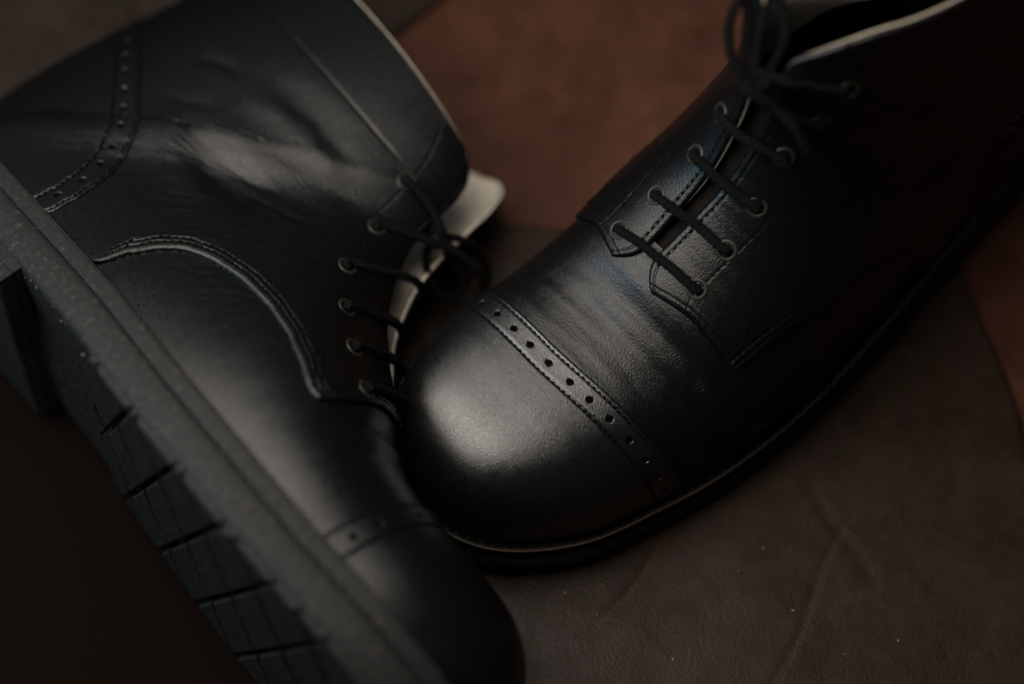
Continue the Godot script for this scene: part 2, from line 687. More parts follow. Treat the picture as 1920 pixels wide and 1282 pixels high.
# rows of the quarter lean forward near the sole, so that its lower edge stays across them
func warp(r: float, q: float) -> float:
	var e := (r - 11.3) / 1.4
	return r - 1.05 * smoothstep(0.66, 1.0, absf(q)) * exp(-e * e)


const QT := 200    # rows sampled for the width table of a quarter
var q_tab: Array = []
var q_t0 := 8.05


# a column is [kind, value]: 0 mm from the facing edge, 1 share of the middle, 2 mm from the lower edge
func quarter_q(t: float, col: Array) -> float:
	var k := clampf((t - q_t0) / (LAST - q_t0), 0.0, 1.0) * QT
	var i := mini(int(k), QT - 1)
	return lerpf(quarter_q_row(q_tab[i], col), quarter_q_row(q_tab[i + 1], col), k - i)


func quarter_q_row(row: Array, col: Array) -> float:
	var qf: float = row[0]
	var ql: float = row[1]
	var len: PackedFloat32Array = row[2]
	var tot: float = len[len.size() - 1]
	var d: float = col[1]
	var lowd := 7.6 * float(row[3])
	if col[0] == 1:
		d = lerpf(21.0, maxf(tot - lowd, 21.5), d)
	elif col[0] == 2:
		d = maxf(tot - d * float(row[3]), 21.2 + (7.0 - d) * 0.1)
	return lerpf(qf, ql, lookup(len, minf(d, tot)))


func quarter(parent: Node, side: float) -> MeshInstance3D:
	low_tq.clear()
	for p in low_curve:
		low_tq.append(find(p[0], p[1]))
	for k in low_tq.size():
		var want: float = low_tq[k].x
		if upright and k < 8:
			low_tq[k].y -= [0.17, 0.14, 0.11, 0.08, 0.06, 0.04, 0.02, 0.0][k]
		for it in 8:
			low_tq[k].x += want - warp(low_tq[k].x, low_tq[k].y)
	for k in range(1, low_tq.size()):
		low_tq[k].x = maxf(low_tq[k].x, low_tq[k - 1].x + 0.02)
	q_t0 = low_tq[0].x - 0.42
	q_tab.clear()
	for k in QT + 1:
		var t := lerpf(q_t0, LAST, float(k) / QT)
		var qf := q_front(t, side)
		# rounded corner at the throat and at the lower corner
		var c := clampf((t - q_t0) / 0.6, 0.0, 1.0)
		qf += (0.13 if upright else 0.08) * (1.0 - sqrt(1.0 - pow(1.0 - c, 2.0)))
		var c3 := clampf((LAST - t) / top_drop(side).x, 0.0, 1.0)
		qf += top_drop(side).y * (1.0 - sqrt(1.0 - pow(1.0 - c3, 2.0)))
		var ql := q_low(maxf(t, low_tq[0].x))
		var c2 := clampf((t - q_t0) / (0.3 if upright else 0.75), 0.0, 1.0)
		ql -= (0.06 if upright else 0.12) * (1.0 - sqrt(1.0 - pow(1.0 - c2, 2.0)))
		var len := PackedFloat32Array([0.0])
		var pp := pt(warp(t, qf), side * qf)
		var tot := 0.0
		for j in range(1, 41):
			var p := pt(warp(t, lerpf(qf, ql, j / 40.0)), side * lerpf(qf, ql, j / 40.0))
			tot += p.distance_to(pp)
			len.append(tot)
			pp = p
		q_tab.append([qf, ql, len, 1.0])
	for k in QT + 1:
		var t := lerpf(q_t0, LAST, float(k) / QT)
		var a := maxi(k - 1, 0)
		var b := mini(k + 1, QT)
		var e := pt(warp(lerpf(q_t0, LAST, float(b) / QT), q_tab[b][1]), side * q_tab[b][1]) - pt(warp(lerpf(q_t0, LAST, float(a) / QT), q_tab[a][1]), side * q_tab[a][1])
		var g := pt(warp(t, q_tab[k][1]), side * q_tab[k][1]) - pt(warp(t, q_tab[k][1] - 0.04), side * (q_tab[k][1] - 0.04))
		q_tab[k][3] = minf(1.0 / maxf(e.normalized().cross(g.normalized()).length(), 0.4), 2.2)
	var cols := []
	for d in [-1.0, 0.0, 0.25, 0.5, 0.8]:
		cols.append([0, d])
	for d in steps(1.1, 4.3, 0.3):
		cols.append([0, d])
	for d in steps(4.3, 17.4, 1.2):
		cols.append([0, d])
	for d in steps(17.4, 20.8, 0.34):
		cols.append([0, d])
	for f in 46:
		cols.append([1, f / 45.0])
	for d in steps(0.0, 7.2, 0.34):
		cols.append([2, 7.2 - d])
	cols.append([2, 0.25])
	cols.append([2, 0.0])
	cols.append([2, -1.0])
	var rows_d := []
	for d in [-1.0, 0.0, 0.25, 0.5, 0.8]:
		rows_d.append([0, d])
	for d in steps(1.1, 6.2, 0.34):
		rows_d.append([0, d])
	for f in 130:
		rows_d.append([1, f / 129.0])
	for d in steps(0.0, 4.4, 0.42):
		rows_d.append([2, 35.5 - d])
	for d in steps(0.0, 27.0, 1.5):
		rows_d.append([2, 31.1 - d])
	for d in steps(0.0, 2.8, 0.34):
		rows_d.append([2, 3.6 - d])
	for d in [0.8, 0.5, 0.25, 0.0, -1.0]:
		rows_d.append([2, d])
	var h := 2.0
	soft_rim = 0.6
	var P := []
	var O := []
	for r in rows_d.size():
		P.append(PackedVector3Array())
		O.append(PackedVector3Array())
	var tcol := []
	for c in cols:
		var cc: Array = [c[0], maxf(c[1], 0.0)]
		var len := PackedFloat32Array([0.0])
		var t_bot := q_t0 + 0.42 * clampf(quarter_q(q_t0, cc) / low_tq[0].y, 0.0, 1.0) - 0.05
		var pp := pt(t_bot, side * quarter_q(t_bot, cc))
		var tot := 0.0
		for j in range(1, 81):
			var t := lerpf(t_bot, LAST, j / 80.0)
			var qq := quarter_q(t, cc)
			var p := pt(warp(t, qq), side * qq)
			tot += p.distance_to(pp)
			len.append(tot)
			pp = p
		var ts := []
		for r in rows_d.size():
			var rd: Array = rows_d[r]
			var d := maxf(rd[1], 0.0)
			if rd[0] == 1:
				d = lerpf(6.3, maxf(tot - 35.9, 6.7), rd[1])
			elif rd[0] == 2:
				d = maxf(tot - d, 6.3)
			var t := lerpf(t_bot, LAST, lookup(len, d))
			ts.append(t)
			var q := quarter_q(t, cc)
			var df: float = c[1] if c[0] == 0 else 99.0
			var dl: float = c[1] if c[0] == 2 else 99.0
			var db: float = rd[1] if rd[0] == 0 else 99.0
			var dt: float = rd[1] if rd[0] == 2 else 99.0
			var low_w := smoothstep(0.99, 0.93, quarter_q(t, [2, 0.0]))
			var off := minf(minf(edge_profile(df, h), edge_profile(db, h)), edge_profile(dt, h))
			off = minf(off, lerpf(h, edge_profile(dl, h), low_w if dl >= 0.0 else 1.0))
			off += groove(df, 3.1) + groove(df, 19.1, 0.14, 0.4) * smoothstep(0.1, 0.4, t - q_t0) + groove(db, 3.1) + groove(db, 5.5) * smoothstep(0.2, 0.5, q) + groove(dt, 2.2)
			off += (groove(dl, 3.1) + groove(dl, 5.5)) * low_w
			off += groove(dt, 33.3, 0.32, 0.8) * smoothstep(0.24, 0.27, q)
			var tw := warp(t, q)
			var n := normal_at(tw, side * q)
			P[r].append(pt(tw, side * q) + n * off)
			O[r].append(n)
		tcol.append(ts)
	soft_rim = 0.0
	var s := Soup.new()
	grid(s, P, O)
	var part := commit(s, "quarter", "calf", parent)
	# stitch rows
	var rows_of := []
	rows_of.append(trace(side, [0, 3.1], q_t0 + 0.42, 17.6, h))
	rows_of.append(trace(side, [0, 19.1], 8.45, 16.9, h))
	rows_of.append(trace(side, [2, 3.1], 8.35, 11.6, h))
	rows_of.append(trace(side, [2, 5.5], 8.40, 11.6, h))
	var bot := [PackedVector3Array(), PackedVector3Array()]
	for j in 41:
		var f := lerpf(0.28, 0.97, j / 40.0)
		var q := lerpf(q_front(q_t0 + 0.15, side), q_low(q_t0 + 0.2), f)
		var t := q_t0 + 0.42 * clampf(q / low_tq[0].y, 0.0, 1.0) + 0.11
		var n := normal_at(t, side * q)
		bot[0].append(pt(t, side * q) + n * (h - 0.28))
		bot[1].append(n)
	rows_of.append(bot)
	for drop in [2.2, 33.3]:
		var line := [PackedVector3Array(), PackedVector3Array()]
		var qa: float = q_front(LAST, side) + top_drop(side).y * (0.5 if drop < 10.0 else 1.0) + (0.02 if drop < 10.0 else 0.16)
		for j in 81:
			var q := lerpf(qa, 0.97, j / 80.0)
			var left_mm: float = drop
			var t := float(LAST)
			var p := pt(t, side * q)
			while left_mm > 0.0 and t > 12.0:
				t -= 0.02
				var p2 := pt(t, side * q)
				left_mm -= p2.distance_to(p)
				p = p2
			var n := normal_at(t, side * q)
			line[0].append(p + n * (h - 0.2))
			line[1].append(n)
		rows_of.append(line)
	for l in rows_of:
		var t := Soup.new()
		stitches(t, l[0], l[1], 2.7, 2.0, 0.36)
		commit(t, "stitching", "thread", part)
	# bar tack: a narrow loop of stitches standing on the lower corner
	var tack := [PackedVector3Array(), PackedVector3Array()]
	var base := low_tq[0] as Vector2
	for j in 33:
		var a := j / 32.0
		var u := clampf(minf(a, 1.0 - a) / 0.44, 0.0, 1.0)
		var w := clampf((a - 0.5) / 0.07, -1.0, 1.0)
		var tq := base + Vector2(0.16 + 0.46 * u + 0.022 * w, -0.055 - 0.055 * u + 0.013 * w)
		var n := normal_at(tq.x, side * tq.y)
		tack[0].append(pt(tq.x, side * tq.y) + n * (h + 0.05))
		tack[1].append(n)
	var ts2 := Soup.new()
	stitches(ts2, tack[0], tack[1], 2.0, 1.7, 0.42)
	commit(ts2, "bar_tack", "thread", part)
	return part


func trace(side: float, col: Array, ta: float, tb: float, h: float) -> Array:
	var o := [PackedVector3Array(), PackedVector3Array()]
	for j in 121:
		var t := lerpf(ta, tb, j / 120.0)
		var q := quarter_q(t, col)
		var tw := warp(t, q)
		var n := normal_at(tw, side * q)
		o[0].append(pt(tw, side * q) + n * (h - 0.25))
		o[1].append(n)
	return o


func plain_patch(parent: Node, called: String, m: String, ta: float, tb: float, qa: Callable, qb: Callable, nr: int, nc: int, off: Callable) -> MeshInstance3D:
	var P := []
	var O := []
	for r in nr + 1:
		var t := lerpf(ta, tb, float(r) / nr)
		P.append(PackedVector3Array())
		O.append(PackedVector3Array())
		for c in nc + 1:
			var q: float = lerpf(qa.call(t), qb.call(t), float(c) / nc)
			var n := normal_at(t, q)
			P[r].append(pt(t, q) + n * float(off.call(t, q)))
			O[r].append(n)
	var s := Soup.new()
	grid(s, P, O)
	return commit(s, called, m, parent)


# ---------------------------------------------------------------- sole
var outline: Array = []     # [x, y of the feather edge, z, normal x, normal z]


func make_outline() -> void:
	outline.clear()
	var pts := []
	for k in 150:
		var u := k / 149.0
		pts.append(raw_pt(lerpf(0.0, 15.0, u), 1.0))
	for k in range(148, 0, -1):
		var u := k / 149.0
		pts.append(raw_pt(lerpf(0.0, 15.0, u), -1.0))
	# even spacing and smoothing
	var loop := PackedVector3Array(pts)
	var even := PackedVector3Array()
	var total := 0.0
	for k in loop.size():
		total += loop[k].distance_to(loop[(k + 1) % loop.size()])
	var want := 200
	var run := 0.0
	var nxt := 0.0
	for k in loop.size():
		var a := loop[k]
		var b := loop[(k + 1) % loop.size()]
		var seg := a.distance_to(b)
		while nxt < run + seg and even.size() < want:
			even.append(a.lerp(b, (nxt - run) / maxf(seg, 1e-6)))
			nxt += total / want
		run += seg
	for pass_ in 4:
		var c := even.duplicate()
		for k in even.size():
			even[k] = c[k] * 0.5 + (c[(k + 1) % c.size()] + c[(k - 1 + c.size()) % c.size()]) * 0.25
	for k in even.size():
		var d := even[(k + 2) % even.size()] - even[(k - 2 + even.size()) % even.size()]
		var n := Vector2(-d.z, d.x).normalized()
		if n.dot(Vector2(even[k].x - 140.0, even[k].z * 3.0)) < 0.0:
			n = -n
		outline.append([even[k].x, even[k].y, even[k].z, n.x, n.y])


# rings: [outward mm, y above the feather edge]
func slab(parent: Node, called: String, m: String, rings: Array) -> MeshInstance3D:
	var P := []
	var O := []
	for r in rings.size():
		P.append(PackedVector3Array())
		O.append(PackedVector3Array())
		var a: Array = rings[maxi(r - 1, 0)]
		var b: Array = rings[mini(r + 1, rings.size() - 1)]
		var up := Vector2(b[0] - a[0], b[1] - a[1])      # along the profile, going outward then down
		var nn := Vector2(-up.y, up.x).normalized()
		for o in outline:
			var w: float = rings[r][0]
			P[r].append(Vector3(o[0] + o[3] * w, o[1] + rings[r][1], o[2] + o[4] * w))
			O[r].append(Vector3(o[3] * nn.x, nn.y, o[4] * nn.x))
	var s := Soup.new()
	grid(s, P, O, true)
	return commit(s, called, m, parent)


func bottom_y(x: float) -> float:
	# y of the feather edge along the length, mid line
	var best := 1e9
	var y := 20.0
	for o in outline:
		var e: float = absf(o[0] - x)
		if e < best:
			best = e
			y = o[1]
	return y


func prism(s: Soup, poly: PackedVector2Array, top: Callable, bottom: Callable, bevel: float) -> void:
	# poly in (x, z); side walls, and a bottom face with a small bevel
	var inner := Geometry2D.offset_polygon(poly, -bevel)
	var low: PackedVector2Array = inner[0] if inner.size() else poly
	var c := Vector2.ZERO
	for p in poly:
		c += p
	c /= poly.size()
	var ids := Geometry2D.triangulate_polygon(low)
	if ids.is_empty():
		return
	var base := s.v.size()
	for p in low:
		put(s, Vector3(p.x, bottom.call(p.x), p.y), Vector3.DOWN)
	for k in range(0, ids.size(), 3):
		tri(s, base + ids[k], base + ids[k + 1], base + ids[k + 2])
	for ring in [[poly, poly, 0], [poly, low, 1]]:
		var A: PackedVector2Array = ring[0]
		for k in A.size():
			var p := A[k]
			var q := A[(k + 1) % A.size()]
			var e := q - p
			if e.length() < 0.01:
				continue
			var n2 := Vector2(e.y, -e.x).normalized()
			if Geometry2D.is_point_in_polygon((p + q) * 0.5 + n2 * 0.05, poly):
				n2 = -n2
			var n := Vector3(n2.x, 0, n2.y)
			if ring[2] == 0:
				var a := put(s, Vector3(p.x, top.call(p.x), p.y), n)
				var b := put(s, Vector3(q.x, top.call(q.x), q.y), n)
				var d := put(s, Vector3(q.x, bottom.call(q.x) + bevel, q.y), n)
				var f := put(s, Vector3(p.x, bottom.call(p.x) + bevel, p.y), n)
				tri(s, a, b, d)
				tri(s, a, d, f)
			else:
				n = (n + Vector3.DOWN).normalized()
				var pi := p - n2 * bevel
				var qi := q - n2 * bevel
				var a := put(s, Vector3(p.x, bottom.call(p.x) + bevel, p.y), n)
				var b := put(s, Vector3(q.x, bottom.call(q.x) + bevel, q.y), n)
				var d := put(s, Vector3(qi.x, bottom.call(qi.x), qi.y), n)
				var f := put(s, Vector3(pi.x, bottom.call(pi.x), pi.y), n)
				tri(s, a, b, d)
				tri(s, a, d, f)


func make_sole(boot: Node) -> void:
	make_outline()
	var welt := slab(boot, "welt", "welt", [[-6.0, -0.2], [0.6, -0.2], [1.7, 0.75], [3.2, 1.2], [4.1, 1.1], [4.3, 0.8], [4.3, 0.3]])
	slab(boot, "welt_edge", "raw_edge" if upright else "rubber", [[4.0, 1.15], [4.5, 0.98], [4.62, 0.7], [4.5, 0.45]])
	slab(boot, "midsole", "welt" if upright else "rubber", [[4.0, 0.55], [4.45, 0.45], [4.55, -0.3], [4.6, -4.6], [4.3, -5.2], [3.0, -5.3]])
	# welt stitches
	var path := PackedVector3Array()
	var nor := PackedVector3Array()
	for k in outline.size() + 1:
		var o: Array = outline[k % outline.size()]
		path.append(Vector3(o[0] + o[3] * 2.7, o[1] + 1.3, o[2] + o[4] * 2.7))
		nor.append(Vector3.UP)
	var st := Soup.new()
	stitches(st, path, nor, 4.6, 3.9, 0.55)
	commit(st, "stitching", "thread", welt)
	var out := slab(boot, "outsole", "rubber", [[2.5, -5.0], [4.0, -5.3], [4.7, -6.2], [5.15, -8.0], [5.15, -11.0], [4.9, -13.5], [4.3, -15.8], [3.5, -17.4], [2.4, -18.5], [0.0, -18.7], [-6.0, -18.7]])
	var under := PackedVector2Array()
	for o in outline:
		under.append(Vector2(o[0] - o[3] * 6.0, o[2] - o[4] * 6.0))
	var us := Soup.new()
	var ui := Geometry2D.triangulate_polygon(under)
	for k in under.size():
		put(us, Vector3(under[k].x, outline[k][1] - 18.7, under[k].y), Vector3.DOWN)
	for k in range(0, ui.size(), 3):
		tri(us, ui[k], ui[k + 1], ui[k + 2])
	commit(us, "sole_underside", "rubber", out)
	# outline polygon of the tread
	var poly := PackedVector2Array()
	for o in outline:
		poly.append(Vector2(o[0] + o[3] * 2.9, o[2] + o[4] * 2.9))
	var toppart := func(x: float) -> float: return bottom_y(x) - 18.0
	var low := func(x: float) -> float: return bottom_y(x) - 20.2
	# lugs in two slanting families of grooves
	var n1 := Vector2(0.873, -0.487)
	var n2 := Vector2(0.927, 0.374)
	var det := n1.x * n2.y - n1.y * n2.x
	var g1 := 23.0
	var g2 := 25.0
	var cut := 1.8
	for i in range(0, 16):
		for j in range(0, 16):
			var quad := PackedVector2Array()
			for e in [[0, 0], [1, 0], [1, 1], [0, 1]]:
				var a: float = (i + e[0]) * g1 + (cut * 0.5 if e[0] == 0 else -cut * 0.5)
				var b: float = (j + e[1]) * g2 + (cut * 0.5 if e[1] == 0 else -cut * 0.5)
				quad.append(Vector2((a * n2.y - b * n1.y) / det, (b * n1.x - a * n2.x) / det))
			var fore := PackedVector2Array([Vector2(128, -90), Vector2(320, -90), Vector2(320, 90), Vector2(128, 90)])
			for part in Geometry2D.intersect_polygons(quad, poly):
				for piece in Geometry2D.intersect_polygons(part, fore):
					if piece.size() < 3 or absf(area(piece)) < 25.0:
						continue
					var s := Soup.new()
					prism(s, piece, toppart, low, 0.8)
					if s.i.size():
						commit(s, "tread_lug", "rubber", out)
	if not upright:
		var crumbs := Soup.new()
		for k in 190:
			var o: Array = outline[rng.randi_range(0, outline.size() - 1)]
			if o[2] < 8.0 or o[0] < 88.0 or o[0] > 262.0:
				continue
			var r := rng.randf_range(0.07, 0.2) * (1.5 if rng.randf() < 0.12 else 1.0)
			var drop := -18.4
			var c := Vector3(o[0] + rng.randf_range(-1.5, 1.5), o[1] + drop + rng.randfn(0.0, 1.1), o[2] + o[4] * 2.6 - absf(rng.randfn(0.0, 0.3)))
			bead(crumbs, c, Vector3(rng.randf_range(-1, 1), rng.randf_range(-1, 1), 0.2).normalized(), Vector3(0, 0, 1), r * 1.5, r)
		commit(crumbs, "dust", "dust", out).set_meta("kind", "stuff")
	# heel: stacked lifts and a top piece
	var heel_cut := PackedVector2Array([Vector2(-60, -90), Vector2(86, -90), Vector2(83, -20), Vector2(82, 0), Vector2(83, 20), Vector2(86, 90), Vector2(-60, 90)])
	var heel_poly: PackedVector2Array = Geometry2D.intersect_polygons(poly, heel_cut)[0]
	var hs := Soup.new()
	prism(hs, heel_poly, func(x: float) -> float: return bottom_y(x) - 18.2, func(_x: float) -> float: return 6.2, 0.4)
	var heel := commit(hs, "heel", "rubber", boot)
	var hl := Soup.new()
	var lift: PackedVector2Array = Geometry2D.offset_polygon(heel_poly, 0.35)[0]
	prism(hl, lift, func(_x: float) -> float: return 6.0, func(_x: float) -> float: return 0.0, 0.7)
	commit(hl, "heel_lift", "rubber", heel)


func area(p: PackedVector2Array) -> float:
	var a := 0.0
	for k in p.size():
		a += p[k].cross(p[(k + 1) % p.size()])
	return a * 0.5


# ---------------------------------------------------------------- boot
func make_boot(is_up: bool) -> void:
	upright = is_up
	flip = -1.0 if is_up else 1.0
	lean_sole = 0.0 if is_up else 0.075
	build_table()
	fold_noise.seed = 4
	fold_noise.frequency = 0.05
	var boot := Node3D.new()
	boot.name = "leather_boot" if is_up else "leather_boot_001"
	add_child(boot)
	boot.set_meta("category", "boot")
	boot.set_meta("group", "pair of black leather boots")
	if is_up:
		boot.set_meta("label", "black leather cap-toe boot standing upright on its sole, shiny toe towards the camera")
		boot.position = Vector3(203.59, 0.0, -430.62) * MM
		boot.rotation = Vector3(0, 3.84275, 0)
	else:
		boot.set_meta("label", "black leather boot lying on its side, lugged sole edge and cream lining showing")
		boot.transform = Transform3D(Basis(Vector3(0.66936026, 0.03040031, 0.74231575), Vector3(0.74282569, -0.04475662, -0.66798715), Vector3(0.01291653, 0.99853526, -0.05254043)).orthonormalized(), Vector3(-234.5235, 41.6, -352.344) * MM)
	# vamp under everything
	var vp := []
	var vo := []
	for r in 171:
		vp.append(PackedVector3Array())
		vo.append(PackedVector3Array())
		for c in 131:
			var q := lerpf(-1.0, 1.0, c / 130.0)
			var t := lerpf(5.8, 8.35 + 3.05 * smoothstep(0.38, 0.56, absf(q)), r / 170.0)
			vp[r].append(pt(t, q))
			vo[r].append(normal_at(t, q))
	var vs := Soup.new()
	grid(vs, vp, vo)
	commit(vs, "vamp", "calf", boot)
	# toe cap
	var lean := 0.42 if is_up else 0.10
	var cap_start := func(u: float) -> Vector2:
		var q := lerpf(-1.0, 1.0, u)
		return Vector2(6.12 + lean * maxf(q, 0.0) + 0.02 * q * q, q)
	var cap_goal := func(u: float) -> Vector2:
		return Vector2(0.0, lerpf(-1.0, 1.0, u))
	cap_panel(boot, "toe_cap", "cap" if is_up else "calf", cap_start, cap_goal, 420, 1.4, 10.2, 6.1, 9.7, 9.0)
	var qo := quarter(boot, 1.0)
	eyelets_and_facing(boot, qo, 1.0)
	var qi := quarter(boot, -1.0)
	eyelets_and_facing(boot, qi, -1.0)
	# heel counter over the back of both quarters
	var view := []
	for p in [[69.0, 31.0], [68.0, 48.0], [63.0, 63.0], [55.5, 74.5], [45.0, 85.5], [31.0, 96.0], [16.0, 106.0], [0.0, 116.0], [-16.5, 124.0]]:
		view.append(Vector3(p[0], p[1], 0))
	var side_curve := []
	for p in smooth_path(view, 8):
		side_curve.append(find(p.x, p.y))
	side_curve[0].y = 1.0
	side_curve[side_curve.size() - 1] = Vector2(side_curve[side_curve.size() - 2].x + 0.02, 1.0)
	var counter_start := func(u: float) -> Vector2:
		var v := 1.0 - absf(2.0 * u - 1.0)
		var k := v * (side_curve.size() - 1)
		var i := mini(int(k), side_curve.size() - 2)
		var e: Vector2 = side_curve[i].lerp(side_curve[i + 1], k - i)
		return Vector2(e.x, minf(e.y, 1.0) * (1.0 if u <= 0.5 else -1.0))
	var counter_goal := func(u: float) -> Vector2:
		var v := 1.0 - absf(2.0 * u - 1.0)
		return Vector2(lerpf(11.6, 15.0, pow(v, 0.8)), 1.0 if u <= 0.5 else -1.0)
	cap_panel(boot, "heel_counter", "calf", counter_start, counter_goal, 420, 2.9, 10.6, 6.4, 10.5, 9.0)
	# lining and tongue; the near-black ones carry the shade of the shaft as colour
	for side in [1.0, -1.0]:
		var wide := 0.52 if upright else 0.26
		var inner := func(t: float) -> float: return q_front(t, side) + 0.012 + top_drop(side).y * (1.0 - sqrt(1.0 - pow(1.0 - clampf((LAST - t) / top_drop(side).x, 0.0, 1.0), 2.0)))
		plain_patch(boot, "facing_lining", "shaded_lining" if upright and side > 0.0 else "lining", 8.6, 17.93, func(t: float) -> float: return side * inner.call(t), func(t: float) -> float: return side * minf(inner.call(t) + wide, 1.0), 70, 24, func(_t: float, _q: float) -> float: return -0.9)
		plain_patch(boot, "lining", "shaded_lining", 8.6, 17.93, func(t: float) -> float: return side * minf(inner.call(t) + wide - 0.01, 1.0), func(_t: float) -> float: return side, 70, 40, func(_t: float, _q: float) -> float: return -0.6)
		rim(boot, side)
	plain_patch(boot, "tongue", "shaded_lining", 7.7, 12.2 if upright else 14.6, func(t: float) -> float: return -0.05 if not upright else -0.34 + 0.31 * smoothstep(10.5, 13.0, t), func(t: float) -> float: return 0.34 if t < 12.0 else 0.34 - 0.02 * (t - 12.0), 60, 30, func(t: float, q: float) -> float: return (-2.6 - 1.2 * maxf(t - 8.6, 0.0) if upright else -2.5 - minf(4.0 * maxf(t - 8.3, 0.0), 14.0)) - 3.0 * smoothstep(0.2, 0.34, absf(q)))
	make_sole(boot)
	make_lace(boot)


# the pale raw edge of the lining along facing and top line
func rim(boot: Node, side: float) -> void:
	var pts := []
	for j in 90:
		var t := lerpf(9.0, LAST, pow(j / 89.0, 0.6))
		var q := q_front(t, side) + 0.004 + top_drop(side).y * (1.0 - sqrt(1.0 - pow(1.0 - clampf((LAST - t) / top_drop(side).x, 0.0, 1.0), 2.0)))
		pts.append(pt(t, side * q) + normal_at(t, side * q) * -0.1)
	for j in range(1, 70):
		var q := lerpf(q_front(LAST, side) + 0.004 + top_drop(side).y, 1.0, j / 69.0)
		pts.append(pt(LAST, side * q) + normal_at(LAST, side * q) * 0.1)
	var s := Soup.new()
	cord(s, PackedVector3Array(pts), 0.42 if upright and side > 0.0 else 0.65, 0.0, 0.0, 8)
	commit(s, "lining_edge", "tan_edge" if upright else "lining", boot)


var eyes := {}


func eyelets_and_facing(_boot: Node, part: Node, side: float) -> void:
	var at := []
	if upright and side > 0.0:
		at = [[8.30, 0.183], [9.08, 0.172], [10.0, 0.17], [10.98, 0.178], [12.3, 0.24], [15.3, 0.2]]
	elif upright:
		at = [[8.12, 0.135], [8.95, 0.12], [9.98, 0.112], [10.85, 0.12], [12.2, 0.17], [15.3, 0.17]]
	else:
		at = [[8.05, 0.39], [8.8, 0.385], [9.6, 0.375], [10.45, 0.37], [11.7, 0.31], [14.6, 0.225]] if side > 0.0 else [[8.45, 0.30], [9.35, 0.30], [10.25, 0.30], [11.4, 0.30], [13.2, 0.28], [16.6, 0.22]]
	eyes[side] = []
	for e in at:
		var p := pt(e[0], side * e[1])
		var n := normal_at(e[0], side * e[1])
		var s := Soup.new()
		ringlet(s, p + n * 1.75, n, 3.15, 0.84)
		var ring := commit(s, "eyelet", "eyelet", part)
		var d := Soup.new()
		disc(d, p + n * 1.62, n, 2.45)
		commit(d, "eyelet_hole_shade", "hole_shade", ring)  # black disc that paints the dark of the eyelet opening
		eyes[side].append([p + n * 1.6, n, e[0], e[1]])


